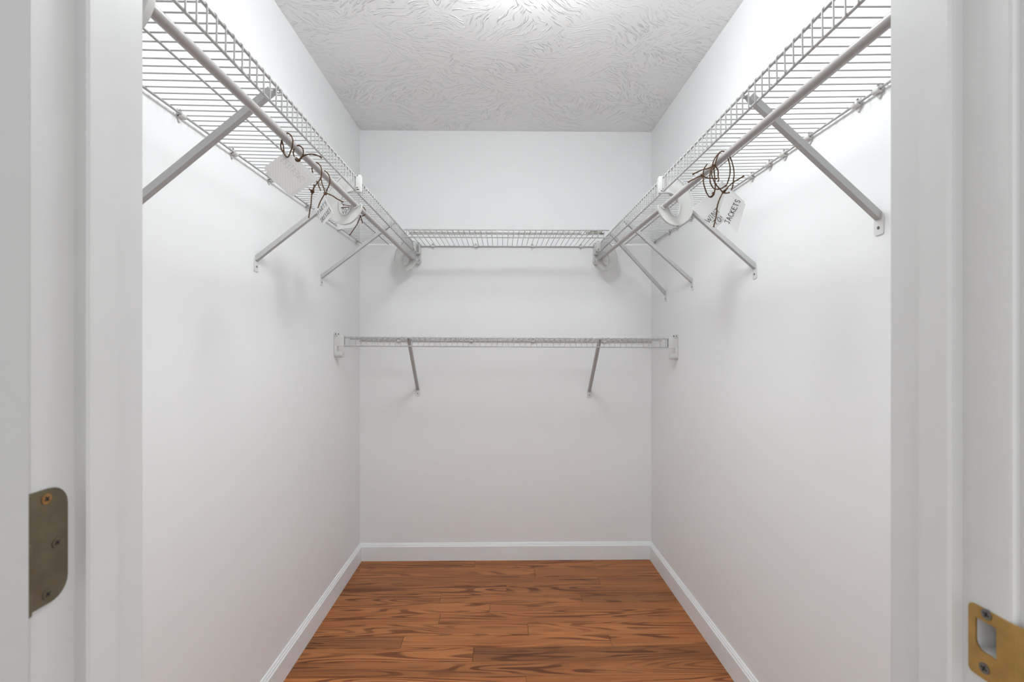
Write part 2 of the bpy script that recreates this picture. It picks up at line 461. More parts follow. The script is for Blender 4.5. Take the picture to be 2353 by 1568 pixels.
# strike plate on the right jamb
sy, sz = 0.3815, 0.9705
strike = thing('strike_plate', 'brass strike plate with latch opening on the right jamb', 'strike plate', (JR, sy, sz))
def sp(a, b, t): return (-t, a - sy, b - sz)
z0, z1 = 0.943, 1.0002; yfar = 0.399
bm_ = bmesh.new()
outer = rounded_rect(YF0 + 0.002, yfar, z0, z1, 0.004, (0, 1, 1, 0), 4)
hole = rounded_rect(CUT[0] + 0.0005, CUT[1] - 0.0005, CUT[2] + 0.0005, CUT[3] - 0.0005, 0.007, (0, 1, 0, 0), 6)
# plate: bridge outer outline and opening, then give it thickness
ov = [bm_.verts.new(sp(a, b, 0.0016)) for a, b in outer]; hv = [bm_.verts.new(sp(a, b, 0.0016)) for a, b in hole]
es = [bm_.edges.new((ov[i], ov[(i + 1) % len(ov)])) for i in range(len(ov))] + [bm_.edges.new((hv[i], hv[(i + 1) % len(hv)])) for i in range(len(hv))]
bmesh.ops.triangle_fill(bm_, use_beauty=True, edges=es)
bmesh.ops.recalc_face_normals(bm_, faces=bm_.faces)
r_ = bmesh.ops.extrude_face_region(bm_, geom=list(bm_.faces))
for v_ in r_['geom']:
    if isinstance(v_, bmesh.types.BMVert): v_.co.x += 0.0016
bmesh.ops.recalc_face_normals(bm_, faces=bm_.faces)
me = bpy.data.meshes.new('plate'); bm_.to_mesh(me); bm_.free(); me.materials.append(M['brass'])
link('plate', me, strike)
mb = MB()   # lip curling round the jamb corner
lp = [(YF0 + 0.0022, 0.0016), (YF0 - 0.003, 0.0012), (YF0 - 0.008, -0.001), (YF0 - 0.0125, -0.005)]
for i in range(3):
    (ya, ta), (yb, tb) = lp[i], lp[i + 1]
    za, zb = (z0 + 0.0, z1 - 0.0)
    mb.add([sp(ya, za, ta), sp(yb, za, tb), sp(yb, zb, tb), sp(ya, zb, ta), sp(ya, za, ta - 0.0015), sp(yb, za, tb - 0.0015), sp(yb, zb, tb - 0.0015), sp(ya, zb, ta - 0.0015)],
           [(0, 1, 2, 3), (7, 6, 5, 4), (0, 4, 5, 1), (2, 6, 7, 3), (1, 5, 6, 2), (0, 3, 7, 4)])
mb.build('lip', 'brass', strike)
for yy, zz in ((0.3836, 0.9975 - 0.0005), (0.3853, 0.9525)):
    mb = MB(); mb.tube([sp(yy, zz, 0.001), sp(yy, zz, 0.0023)], 0.0042, 18); s = mb.build('screw', 'screw', strike)
    mb = MB()
    for ang in (20, 110):
        mt4 = Matrix.Translation(Vector(sp(yy, zz, 0.0023))) @ Matrix.Rotation(R(ang), 4, 'X')
        mb.box(-0.0003, 0.0003, -0.0024, 0.0024, -0.0006, 0.0006, mt4)
    mb.build('screw_slot', 'dark', s, smooth=False)

# ---------------------------------------------------------------- ceiling lamp (above the frame)
LX, LY = 0.075, 1.29
lamp = thing('ceiling_lamp', 'round flush ceiling lamp with white glass dome', 'ceiling lamp', (LX, LY, ZC))
mb = MB(); mb.lathe([(0.0, 0), (0.060, 0), (0.062, -0.006), (0.060, -0.014), (0.045, -0.022), (0.014, -0.026), (0.014, -0.060), (0.0, -0.060)]); mb.build('lamp_base', 'lampmetal', lamp)
mb = MB(); mb.lathe([(0.014, -0.058), (0.10, -0.066), (0.150, -0.082), (0.166, -0.100), (0.155, -0.122), (0.122, -0.142), (0.07, -0.154), (0.0005, -0.158)]); mb.build('lamp_dome', 'lamp', lamp)

# ---------------------------------------------------------------- wire shelves
PITCH = 0.0272; LIP = 0.0465
def wire_mesh(depth, lip):
    key = ('w', depth, lip)
    mb = MB()
    z = 0.0043
    pts = [(-0.0035, 0, z), (depth * 0.5, 0, z - 0.0004), (depth - 0.002, 0, z)]
    for a_ in (30, 60, 90): pts.append((depth - 0.002 + 0.0062 * math.sin(R(a_)), 0, z - 0.0062 + 0.0062 * math.cos(R(a_))))
    pts += [(depth + 0.0042, 0, -lip + 0.001), (depth + 0.0042, 0, -lip - 0.002)]
    mb.tube(pts, 0.00155, 6)
    return mb.mesh('cross_wire', 'wire')
def shelf(label, loc, rot, depth, length, lip, start=0.013, lip_inset=(0, 0), mids=(0.5,), back_inset=(0, 0)):
    s = thing('wire_shelf', label, 'wire shelf', loc, rot)
    def rail(nm, x, z, r, a0=0, a1=0):
        mb = MB(); mb.tube([(x, a0, z), (x, length - a1, z)], r, 10); mb.build(nm, 'wire', s)
    rail('back_rail', 0, 0, 0.0030, *back_inset)
    for q in mids: rail('middle_rail', depth * q, 0, 0.0026, 0.004, 0.004)
    rail('front_rail', depth, 0, 0.0030, *lip_inset)
    rail('lip_rail', depth + 0.0005, -lip, 0.0030, *lip_inset)
    me = wire_mesh(depth, lip); k = 0
    while start + k * PITCH < length - 0.004:
        w = link('cross_wire', me, s); w.location = (0, start + k * PITCH, 0); k += 1
    return s
Y0S = 0.50
shelf('white wire shelf high on the left wall', (XL + 0.008, Y0S, 1.787), (0, 0.012, -0.0035), 0.2985, YB - 0.012 - Y0S, LIP, lip_inset=(0, 0.05))
shelf('white wire shelf high on the right wall', (XR - 0.008, YB - 0.012, 1.790), (0, 0.016, R(180)), 0.297, YB - 0.012 - Y0S, LIP, lip_inset=(0.05, 0))
shelf('upper white wire shelf across the back wall between the two side shelves', (-0.471, YB - 0.008, 1.777), (0, 0.008, R(-90)), 0.402, 0.992, 0.036, mids=(0.77,))
shelf('lower white wire shelf spanning the back wall with no rod below', (XL + 0.003, YB - 0.008, 1.2435), (-0.0045, -0.027, R(-90)), 0.40, 1.650, 0.041, start=0.016, lip_inset=(0.04, 0.04), mids=(0.5,))

# clips that hold the shelves' back rails to the walls
def clip_mesh():
    mb = MB()
    out = []
    for i in range(13):
        a_ = R(-10 + 200 * i / 12); out.append((0.0088 * math.cos(a_), 0.0085 + 0.0088 * math.sin(a_)))
    for i in range(7):
        a_ = R(200 + 140 * i / 6); out.append((0.0048 * math.cos(a_), -0.0125 + 0.0048 * math.sin(a_)))
    mb.prism(out, lambda a, b, t: (t, a, b), 0.0002, 0.0042)
    ring = []
    for i in range(17): a_ = R(-150 + 300 * i / 16); ring.append((0.008 + 0.0072 * math.cos(a_ + R(0)), 0.0072 * math.sin(a_)))
    inner = [(0.008 + 0.0036 * (x - 0.008) / 0.0072, z * 0.5) for x, z in reversed(ring)]
    mb.prism(ring + inner, lambda a, b, t: (a, t, b), -0.0085, 0.0115)
    mb.box(0.001, 0.006, -0.0085, 0.0115, -0.0065, 0.0065)
    return mb.mesh('clip_body', 'plastic')
def clip_screw_mesh():
    mb = MB(); mb.tube([(0.004, 0, 0.0118), (0.0056, 0, 0.0118)], 0.0030, 12); return mb.mesh('clip_screw', 'screw')
CB, CS = clip_mesh(), clip_screw_mesh()
def clip(label, loc, rz, group):
    c = thing('wall_clip', label, 'wall clip', loc, (0, 0, rz), group)
    link('clip_body', CB, c); link('clip_screw', CS, c)
ORD = ['first', 'second', 'third', 'fourth', 'fifth', 'sixth', 'seventh', 'eighth', 'ninth', 'tenth']
for i, yy in enumerate((1.209, 1.444, 1.672, 1.989, 2.372, 2.66)):
    clip(f'white plastic clip on the left wall rail, {ORD[i]} from the doorway', (XL, yy, 1.787), 0, 'clips along the left shelf')
for i, yy in enumerate((1.0747, 1.1381, 1.3195, 1.4379, 1.5177, 1.6264, 2.1513, 2.3222, 2.4307, 2.665)):
    clip(f'white plastic clip on the right wall rail, {ORD[i]} from the doorway', (XR, yy, 1.789), R(180), 'clips along the right shelf')
for i, xx in enumerate((-0.39, -0.148, 0.173, 0.4485)):
    clip(f'white plastic clip under the upper back shelf, {ORD[i]} from the left', (xx, YB, 1.777), R(-90), 'clips along the upper back shelf')
for i, xx in enumerate((-0.582, -0.173, 0.176, 0.580)):
    clip(f'white plastic clip behind the lower back shelf, {ORD[i]} from the left', (xx, YB, 1.2432 - 0.0045 * (xx + 0.8)), R(-90), 'clips along the lower back shelf')

# diagonal braces
def brace(label, top, foot, nrm, group):
    """foot: middle of the screw plate on the wall; nrm: wall normal into the room"""
    foot = Vector(foot); nrm = Vector(nrm); up = Vector((0, 0, 1)); al = up.cross(nrm)
    s = thing('shelf_brace', label, 'shelf brace', foot, group=group)
    # plate, standing 0-2.5 mm off the wall
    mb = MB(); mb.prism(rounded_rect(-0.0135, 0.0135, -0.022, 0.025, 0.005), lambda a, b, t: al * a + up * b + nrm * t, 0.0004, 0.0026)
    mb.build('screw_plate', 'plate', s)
    mb = MB(); mb.tube([nrm * 0.002 - up * 0.006, nrm * 0.0038 - up * 0.006], 0.0034, 14); mb.build('screw', 'screw', s)
    a_ = nrm * 0.006 + up * 0.016; e_ = Vector(top) - foot
    d = (e_ - a_).normalized(); w = (al - d * al.dot(d)).normalized(); n2 = d.cross(w)
    if n2.z > 0: n2 = -n2          # n2 points down and out
    L = (e_ - a_).length
    mb = MB(); hw, dp, t = 0.0080, 0.013, 0.0016
    sec = [(-hw, dp), (-hw, -t), (hw, -t), (hw, dp), (hw - t, dp), (hw - t, 0), (-hw + t, 0), (-hw + t, dp)]
    mb.prism(sec, lambda p, q, r: a_ + w * p - n2 * q + d * r, -0.004, L - 0.012)
    mb.build('channel_bar', 'brace', s)
    mb = MB(); ring = [e_ + (d * math.cos(R(q)) + n2.cross(w).cross(w) * 0 + (-n2) * math.sin(R(q))) * 0.0052 for q in range(-200, 71, 30)]
    for off in (-0.005, 0.005): mb.tube([p + w * off for p in ring], 0.0016, 6)
    mb.prism([(-hw, L - 0.026), (hw, L - 0.026), (hw * 0.8, L - 0.004), (-hw * 0.8, L - 0.004)], lambda p, q, r: a_ + w * p + d * q - n2 * r, -0.0012, 0.0012)
    mb.build('rail_hook', 'brace', s)
G = 'diagonal shelf braces'
brace('pale steel brace on the left wall nearest the doorway, its foot hidden', (-0.495, 1.072, 1.7805), (XL, 1.045, 1.488), (1, 0, 0), G)
brace('pale steel brace on the left wall above the party dresses card', (-0.493, 1.665, 1.7805), (XL, 1.586, 1.4785), (1, 0, 0), G)
brace('pale steel brace on the left wall nearest the back corner', (-0.491, 2.224, 1.7805), (XL, 2.156, 1.5015), (1, 0, 0), G)
brace('large pale steel brace on the right wall nearest the doorway', (0.549, 1.085, 1.7825), (XR, 1.077, 1.4865), (-1, 0, 0), G)
brace('pale steel brace on the right wall below the jackets card', (0.549, 1.682, 1.7825), (XR, 1.612, 1.4615), (-1, 0, 0), G)
brace('pale steel brace on the right wall, third from the doorway', (0.548, 2.175, 1.7825), (XR, 2.146, 1.4830), (-1, 0, 0), G)
brace('thin pale steel brace on the right wall nearest the back corner', (0.547, 2.44, 1.7825), (XR, 2.4955, 1.4650), (-1, 0, 0), G)
brace('pale steel brace under the left half of the lower back shelf', (-0.451, 2.333, 1.2500), (-0.476, YB, 0.9500), (0, -1, 0), G)
brace('pale steel brace under the right half of the lower back shelf', (0.4765, 2.333, 1.2460), (0.4982, YB, 0.9385), (0, -1, 0), G)

# hanging rods
def rod(label, a, e, r=0.0092, cat='clothes rod', name='hanging_rod', mat='rod'):
    a = Vector(a); e = Vector(e)
    o = thing(name, label, cat, a)
    mb = MB(); mb.tube([(0, 0, 0), e - a], r, 24, cap=False); mb.build('tube', mat, o)
    d = (e - a).normalized(); mb = MB()
    for p, s in ((Vector((0, 0, 0)), -1), (e - a, 1)): mb.tube([p - d * s * 0.012, p + d * s * 0.0015], [r * 1.03, r * 0.97], 24)
    mb.build('end_cap', 'plastic', o)
ROD_L = ((-0.496, 0.630, 1.690), (-0.490, 2.662, 1.6885))
ROD_R = ((0.569, 0.56, 1.6900), (0.539, 2.665, 1.6910))
rod('white clothes rod under the left shelf', *ROD_L)
rod('white clothes rod under the right shelf', *ROD_R)
rod('thin spare white rod lying on top of the upper back shelf', (-0.462, 2.424, 1.7868), (0.40, 2.432, 1.7868), 0.0078, name='spare_rod', mat='plastic')

# looped rod hangers: local x towards the wall, y along the rod, z up, origin on the rod's axis
outer_c = [(46, 93), (63, 76), (78, 60), (87, 45), (94, 22), (97, 0), (95, -16), (90, -31), (80, -46), (63, -59), (50, -64), (36, -66),
           (18, -61), (5, -52), (-6, -40), (-14, -27), (-19, -14), (-21, -5), (-20, 3)]
cup_c = [(-16, 4), (-13, 0), (-12, -4), (-8.5, -9), (0, -11.5), (8.5, -9), (12, -4), (13, 0)]
inner_c = [(15, -6), (17, -16), (23, -28), (31, -34.5), (40, -35), (47, -29), (51.5, -18), (53, -4), (51.5, 10), (47, 24), (40, 33),
           (30, 40), (18, 45), (6, 46.5), (-6, 44), (-15, 42)]
top_c = [(-17, 48), (-11, 54), (-10.5, 90), (10, 93)]
def hanger_meshes():
    poly = [(a / 1000, b / 1000) for a, b in outer_c + cup_c + inner_c + top_c]
    b1 = MB(); b1.prism(poly, lambda a, b, t: (a, t, b), -0.0025, 0.0025)
    def rim(pts, r, w):
        pts = [(a / 1000, b / 1000) for a, b in pts]
        o = len(b1.v)
        n_ = len(pts); P3 = [Vector((a, 0, b)) for a, b in pts]
        for i in range(n_):
            t = (P3[min(i + 1, n_ - 1)] - P3[max(i - 1, 0)]).normalized(); nn = Vector((t.z, 0, -t.x))
            for s, w_ in ((-1, -1), (1, -1), (1, 1), (-1, 1)):
                b1.v.append(tuple(P3[i] + nn * (s * r) + Vector((0, w_ * w, 0))))
        for i in range(n_ - 1):
            for k in range(4):
                k2 = (k + 1) % 4; b1.f.append((o + i * 4 + k, o + i * 4 + k2, o + (i + 1) * 4 + k2, o + (i + 1) * 4 + k))
        b1.f.append((o, o + 1, o + 2, o + 3)); q = o + (n_ - 1) * 4; b1.f.append((q + 3, q + 2, q + 1, q))
    rim([tuple(p) for p in smoothline([(a, b, 0) for a, b in outer_c], 3)] if False else outer_c, 0.0016, 0.0062)
    rim(inner_c, 0.0015, 0.0055)
    body = b1.mesh('loop_body', 'clear')
    c = MB(); o_, i_ = 0.0130, 0.0096
    arc = [(o_ * math.cos(R(q)), o_ * math.sin(R(q))) for q in range(180, 361, 15)] + [(i_ * math.cos(R(q)), i_ * math.sin(R(q))) for q in range(360, 179, -15)]
    c.prism(arc, lambda a, b, t: (a, t, b), -0.010, 0.010)
    cup = c.mesh('rod_cup', 'clear')
    k = MB()
    for ys in (-0.0085, 0.0055): k.box(-0.0185, -0.0035, ys, ys + 0.003, 0.046, 0.0985)
    k.box(-0.0205, -0.0180, -0.0085, 0.0085, 0.044, 0.0985)
    k.box(-0.0195, -0.0035, -0.0085, 0.0085, 0.0425, 0.0455)
    cl = k.mesh('lip_clip', 'plastic', bevel=0.0006)
    s = MB(); s.box(-0.0145, -0.0060, -0.0089, -0.0080, 0.0475, 0.0505); s.box(-0.0105, -0.0060, -0.0089, -0.0080, 0.0535, 0.0570); s.box(-0.0105, -0.0065, -0.0089, -0.0080, 0.094, 0.097)
    return body, cup, cl, s.mesh('clip_slot', 'dark', smooth=False)
HB, HC, HK, HS = hanger_meshes()
def hanger(label, line, yy, side):
    a, e = Vector(line[0]), Vector(line[1]); t = (yy - a.y) / (e.y - a.y); p = a + (e - a) * t
    h_ = thing('rod_hanger', label, 'rod hanger', p, group='looped rod hangers')
    mx = 1 if side > 0 else -1
    for nm, me in (('loop_body', HB), ('rod_cup', HC), ('lip_clip', HK), ('clip_slot', HS)):
        o = link(nm, me if mx > 0 else flipped(me), h_)
def flipped(me, cache={}):
    if me.name not in cache:
        m2 = me.copy(); m2.transform(Matrix.Scale(-1, 4, (1, 0, 0))); m2.flip_normals(); cache[me.name] = m2
    return cache[me.name]
hanger('white looped plastic hanger on the left rod beside the left jamb', ROD_L, 0.660, -1)
hanger('white looped plastic hanger on the left rod with a card showing through its loop', ROD_L, 1.632, -1)
hanger('white looped plastic hanger at the far end of the left rod', ROD_L, 2.645, -1)
hanger('white looped plastic hanger halfway along the right rod', ROD_R, 1.635, 1)
hanger('white looped plastic hanger at the far end of the right rod', ROD_R, 2.645, 1)

# wall end brackets: local x out of the wall, y outward from the shelf front, origin at the lip rail
def end_bracket(label, loc, ex, ey, lip):
    ex, ey = Vector(ex), Vector(ey); ez = Vector((0, 0, 1))
    s = thing('end_bracket', label, 'shelf end bracket', loc, group='shelf end brackets')
    mt = Matrix((ex, ey, ez)).transposed().to_4x4()
    mb = MB(); mb.box(0.0005, 0.046, -0.010, 0.012, -0.006, lip + 0.004, mt); mb.build('socket_block', 'plastic', s, bevel=0.0012)
    mb = MB(); mb.box(0.0005, 0.004, -0.014, 0.015, -0.012, lip + 0.020, mt); mb.box(0.0005, 0.020, -0.014, 0.015, lip + 0.002, lip + 0.007, mt)
    mb.box(0.004, 0.017, -0.003, 0.004, lip + 0.006, lip + 0.016, mt); mb.build('wall_flange', 'plastic', s, bevel=0.001)
    mb = MB(); mb.box(0.0055, 0.0075, 0.004, 0.0058, lip + 0.008, lip + 0.014, mt); mb.box(0.016, 0.0182, -0.003, 0.0045, lip + 0.008, lip + 0.014, mt)
    for q in (-0.0035, 0.001, 0.0055): mb.box(0.0457, 0.0464, q, q + 0.0016, 0.0, lip, mt)
    mb.build('slot', 'dark', s, smooth=False)
    mb = MB(); mb.box(0.0008, 0.0130, 0.002, 0.0145, -0.036, -0.004, mt); mb.build('post', 'plastic', s, bevel=0.001)
    mb = MB(); cy_, cz_, o_, i_ = 0.000, -0.046, 0.0155, 0.0115
    arc = [(cy_ + o_ * math.cos(R(q)), cz_ + o_ * math.sin(R(q))) for q in range(180, 361, 20)] + [(cy_ + o_, cz_ + 0.014), (cy_ + i_, cz_ + 0.014)] + [(cy_ + i_ * math.cos(R(q)), cz_ + i_ * math.sin(R(q))) for q in range(360, 179, -20)] + [(cy_ - i_, cz_ + 0.010), (cy_ - o_, cz_ + 0.010)]
    mb.prism(arc, lambda a, b, t: ex * t + ey * a + ez * b, 0.0008, 0.038)
    mb.prism([(cy_ + i_ * math.cos(R(q)), cz_ + i_ * math.sin(R(q))) for q in range(0, 360, 20)], lambda a, b, t: ex * t + ey * a + ez * b, 0.0008, 0.004)
    mb.build('rod_hook', 'plastic', s)
end_bracket('white plastic bracket at the left end of the lower back shelf', (XL, 2.333, 1.2185), (1, 0, 0), (0, -1, 0), 0.041)
end_bracket('white plastic bracket at the right end of the lower back shelf', (XR, 2.333, 1.2085), (-1, 0, 0), (0, -1, 0), 0.041)
end_bracket('white plastic bracket on the back wall at the left shelf end', (-0.470, YB, 1.7345), (0, -1, 0), (1, 0, 0), LIP)
end_bracket('white plastic bracket on the back wall at the right shelf end', (0.533, YB, 1.7345), (0, -1, 0), (-1, 0, 0), LIP)

# spare hardware left on top of the back shelf
sh = thing('spare_bracket', 'small grey spare metal bracket lying on the upper back shelf', 'metal bracket', (0.47, 2.425, 1.7795))
mb = MB(); mb.prism([(-0.006, 0), (0.006, 0), (0.006, 0.010), (0.0048, 0.010), (0.0048, 0.0012), (-0.0048, 0.0012), (-0.0048, 0.010), (-0.006, 0.010)], lambda a, b, t: (t, a, b), -0.046, 0.035)
mb.build('channel_bar', 'metalgrey', sh)
mb = MB(); mb.box(0.025, 0.047, -0.012, 0.012, 0.0, 0.002); mb.box(-0.02, 0.012, -0.010, 0.010, 0.010, 0.0125); mb.build('screw_plate', 'metalgrey', sh, bevel=0.0004)

# ---------------------------------------------------------------- cards tied on with twine
TAGS = {'beach': {'card': [(-0.6039, 1.765, 1.7244), (-0.5313, 1.765, 1.7342), (-0.5266, 1.765, 1.647), (-0.5992, 1.765, 1.6373)],
           'twine': [[(-0.5007, 1.725, 1.7148), (-0.4884, 1.725, 1.7024), (-0.4853, 1.725, 1.6916), (-0.4899, 1.725, 1.6792),
                      (-0.5038, 1.725, 1.6776), (-0.5115, 1.725, 1.6899), (-0.5115, 1.725, 1.7054), (-0.5007, 1.725, 1.7148)],
                     [(-0.516, 1.74, 1.7097), (-0.5347, 1.74, 1.7143), (-0.5518, 1.74, 1.7189), (-0.5705, 1.74, 1.7204)],
                     [(-0.5114, 1.735, 1.7052), (-0.5316, 1.735, 1.7098), (-0.5502, 1.735, 1.7113), (-0.5688, 1.735, 1.7096),
                      (-0.5781, 1.735, 1.708)],
                     [(-0.5053, 1.73, 1.6789), (-0.5115, 1.73, 1.6602), (-0.5192, 1.73, 1.6446), (-0.5316, 1.73, 1.6259), (-0.544, 1.73, 1.6088)],
                     [(-0.5038, 1.725, 1.6776), (-0.4992, 1.725, 1.6636), (-0.4969, 1.725, 1.6512)]]},
 'blank': {'card': [(-0.5534, 1.135, 1.6168), (-0.4897, 1.135, 1.6599), (-0.425, 1.13, 1.6035), (-0.4815, 1.13, 1.5587)],
           'twine': [[(-0.4787, 1.15, 1.6886), (-0.4715, 1.15, 1.6814), (-0.4705, 1.15, 1.6701), (-0.4756, 1.15, 1.6587), (-0.4838, 1.15, 1.6545),
                      (-0.491, 1.15, 1.6607), (-0.4941, 1.15, 1.671), (-0.492, 1.15, 1.6813), (-0.4859, 1.15, 1.6886), (-0.4787, 1.15, 1.6886)],
                     [(-0.4729, 1.11, 1.6422), (-0.467, 1.11, 1.6382), (-0.4611, 1.11, 1.6432), (-0.4531, 1.11, 1.6493), (-0.4432, 1.11, 1.6523),
                      (-0.4343, 1.11, 1.6528), (-0.4234, 1.11, 1.6504), (-0.4125, 1.11, 1.645)],
                     [(-0.471, 1.11, 1.6452), (-0.465, 1.11, 1.6402), (-0.4611, 1.11, 1.6383), (-0.467, 1.11, 1.6362), (-0.4719, 1.11, 1.6392)]]},
 'jackets': {'card': [(0.5483, 1.21, 1.5481), (0.574, 1.22, 1.6196), (0.6107, 1.2, 1.5685), (0.5849, 1.19, 1.4984)],
             'twine': [[(0.5295, 1.205, 1.6648), (0.526, 1.205, 1.6582), (0.5229, 1.205, 1.6396), (0.5245, 1.205, 1.6238), (0.5317, 1.205, 1.6112),
                        (0.5427, 1.205, 1.6079), (0.5537, 1.205, 1.6107), (0.5647, 1.205, 1.6179)],
                       [(0.5317, 1.2, 1.6629), (0.5273, 1.2, 1.6542), (0.5251, 1.2, 1.6433), (0.5306, 1.2, 1.6281), (0.5405, 1.2, 1.6128),
                        (0.5514, 1.2, 1.6015), (0.5553, 1.2, 1.5987)],
                       [(0.5553, 1.2, 1.5987), (0.5646, 1.2, 1.6097), (0.5767, 1.2, 1.6211), (0.5909, 1.2, 1.6305), (0.6063, 1.2, 1.6393)],
                       [(0.5469, 1.195, 1.6015), (0.5535, 1.195, 1.595), (0.56, 1.195, 1.6037), (0.5633, 1.195, 1.607), (0.5524, 1.195, 1.5993),
                        (0.5579, 1.195, 1.595), (0.5677, 1.195, 1.5964)],
                       [(0.5456, 1.185, 1.5907), (0.5434, 1.185, 1.587), (0.5365, 1.185, 1.5719), (0.5324, 1.185, 1.5567), (0.531, 1.185, 1.5403),
                        (0.5269, 1.185, 1.5211), (0.5234, 1.185, 1.5073)],
                       [(0.5755, 1.24, 1.7129), (0.5845, 1.24, 1.7107), (0.5902, 1.24, 1.704), (0.5976, 1.24, 1.6838), (0.6012, 1.24, 1.6624),
                        (0.5991, 1.24, 1.6376), (0.5954, 1.24, 1.6202), (0.5891, 1.24, 1.6139)]]},
 'party': {'card': [(-0.5333, 1.36, 1.618), (-0.4955, 1.33, 1.6426), (-0.4552, 1.31, 1.5716), (-0.4944, 1.34, 1.5436)],
           'twine': [[(-0.4856, 1.27, 1.6951), (-0.4754, 1.27, 1.686), (-0.4714, 1.27, 1.6712), (-0.4742, 1.27, 1.6552), (-0.4822, 1.27, 1.6426),
                      (-0.489, 1.27, 1.6529), (-0.4947, 1.27, 1.6665), (-0.4969, 1.27, 1.6791), (-0.4924, 1.27, 1.6905), (-0.4856, 1.27, 1.6951)],
                     [(-0.4822, 1.27, 1.6426), (-0.4924, 1.27, 1.6278), (-0.4962, 1.27, 1.6186), (-0.4981, 1.27, 1.605), (-0.4992, 1.27, 1.589),
                      (-0.5026, 1.27, 1.5685), (-0.5053, 1.27, 1.5491)],
                     [(-0.5041, 1.268, 1.6248), (-0.4995, 1.268, 1.6203), (-0.4939, 1.268, 1.6169), (-0.4916, 1.268, 1.6226),
                      (-0.4909, 1.268, 1.6362)],
                     [(-0.4987, 1.266, 1.6219), (-0.4908, 1.266, 1.6174), (-0.4942, 1.266, 1.6117), (-0.4987, 1.266, 1.6162)],
                     [(-0.4909, 1.29, 1.6506), (-0.4875, 1.29, 1.6413), (-0.4817, 1.29, 1.6274)],
                     [(-0.4841, 1.325, 1.6934), (-0.4747, 1.325, 1.684), (-0.4699, 1.325, 1.6709), (-0.4717, 1.325, 1.6542), (-0.4782, 1.325, 1.6399),
                      (-0.4818, 1.325, 1.6316), (-0.4877, 1.325, 1.6482), (-0.4936, 1.325, 1.6672), (-0.4924, 1.325, 1.6839),
                      (-0.4841, 1.325, 1.6934)],
                     [(-0.4727, 1.3, 1.6237), (-0.4785, 1.3, 1.6155), (-0.4843, 1.3, 1.605), (-0.4889, 1.3, 1.5944), (-0.4924, 1.3, 1.5839)],
                     [(-0.4799, 1.32, 1.63), (-0.4717, 1.32, 1.6277), (-0.4593, 1.32, 1.6218), (-0.4469, 1.32, 1.6135), (-0.4321, 1.32, 1.6058)],
                     [(-0.4798, 1.31, 1.6292), (-0.474, 1.31, 1.6245), (-0.4763, 1.31, 1.6221), (-0.481, 1.31, 1.6268)]]},
 'sweaters': {'card': [(-0.5427, 1.105, 1.6191), (-0.4905, 1.105, 1.657), (-0.4304, 1.1, 1.5931), (-0.4765, 1.1, 1.5544)],
              'twine': [[(-0.4853, 1.1, 1.6964), (-0.4775, 1.1, 1.6906), (-0.4736, 1.1, 1.6778), (-0.4765, 1.1, 1.661), (-0.4844, 1.1, 1.6422),
                         (-0.4932, 1.1, 1.649), (-0.5, 1.1, 1.6628), (-0.5, 1.1, 1.6746), (-0.4951, 1.1, 1.6865), (-0.4893, 1.1, 1.6944),
                         (-0.4853, 1.1, 1.6964)],
                        [(-0.487, 1.106, 1.6445), (-0.489, 1.106, 1.6415), (-0.4919, 1.106, 1.6445), (-0.4959, 1.106, 1.6554),
                         (-0.4978, 1.106, 1.6692), (-0.5008, 1.106, 1.6791)]]},
 'winter': {'card': [(0.4956, 1.25, 1.5713), (0.579, 1.26, 1.6466), (0.6338, 1.25, 1.59), (0.5505, 1.24, 1.5158)],
            'twine': [[(0.5572, 1.215, 1.7078), (0.5494, 1.215, 1.6995), (0.5444, 1.215, 1.6879), (0.5406, 1.215, 1.673), (0.5388, 1.215, 1.6707),
                       (0.5232, 1.215, 1.664), (0.5062, 1.215, 1.6595), (0.4836, 1.215, 1.6484)],
                      [(0.5584, 1.225, 1.7102), (0.5495, 1.225, 1.7001), (0.5416, 1.225, 1.6878), (0.5383, 1.225, 1.6756)],
                      [(0.5383, 1.215, 1.6707), (0.5439, 1.215, 1.6664), (0.5483, 1.215, 1.6576), (0.5483, 1.215, 1.6454), (0.5501, 1.215, 1.6358),
                       (0.5483, 1.215, 1.6311)],
                      [(0.5317, 1.21, 1.671), (0.5372, 1.21, 1.6667), (0.5405, 1.21, 1.67), (0.535, 1.21, 1.6722)],
                      [(0.5375, 1.255, 1.6902), (0.5297, 1.255, 1.6777), (0.5274, 1.255, 1.6674), (0.5251, 1.255, 1.6611), (0.5125, 1.255, 1.6559),
                       (0.4999, 1.255, 1.649), (0.4879, 1.255, 1.6422)],
                      [(0.5185, 1.25, 1.661), (0.5253, 1.25, 1.6577), (0.5207, 1.25, 1.6554), (0.5264, 1.25, 1.6622)],
                      [(0.5188, 1.24, 1.6558), (0.5268, 1.24, 1.6496), (0.5415, 1.24, 1.6475), (0.5573, 1.24, 1.647)],
                      [(0.519, 1.235, 1.6546), (0.519, 1.235, 1.6434), (0.5213, 1.235, 1.6266), (0.5289, 1.235, 1.6053), (0.5376, 1.235, 1.5969),
                       (0.5455, 1.235, 1.6027), (0.5495, 1.235, 1.6188), (0.5495, 1.235, 1.639), (0.5472, 1.235, 1.6614), (0.5472, 1.235, 1.6771)],
                      [(0.5349, 1.23, 1.597), (0.5405, 1.23, 1.6004), (0.5416, 1.23, 1.6071), (0.545, 1.23, 1.6038), (0.5394, 1.23, 1.5959)],
                      [(0.5733, 1.25, 1.722), (0.5824, 1.25, 1.7192), (0.5893, 1.25, 1.7057), (0.595, 1.25, 1.683), (0.595, 1.25, 1.6614),
                       (0.5893, 1.25, 1.6398), (0.5835, 1.25, 1.6307)]]}}

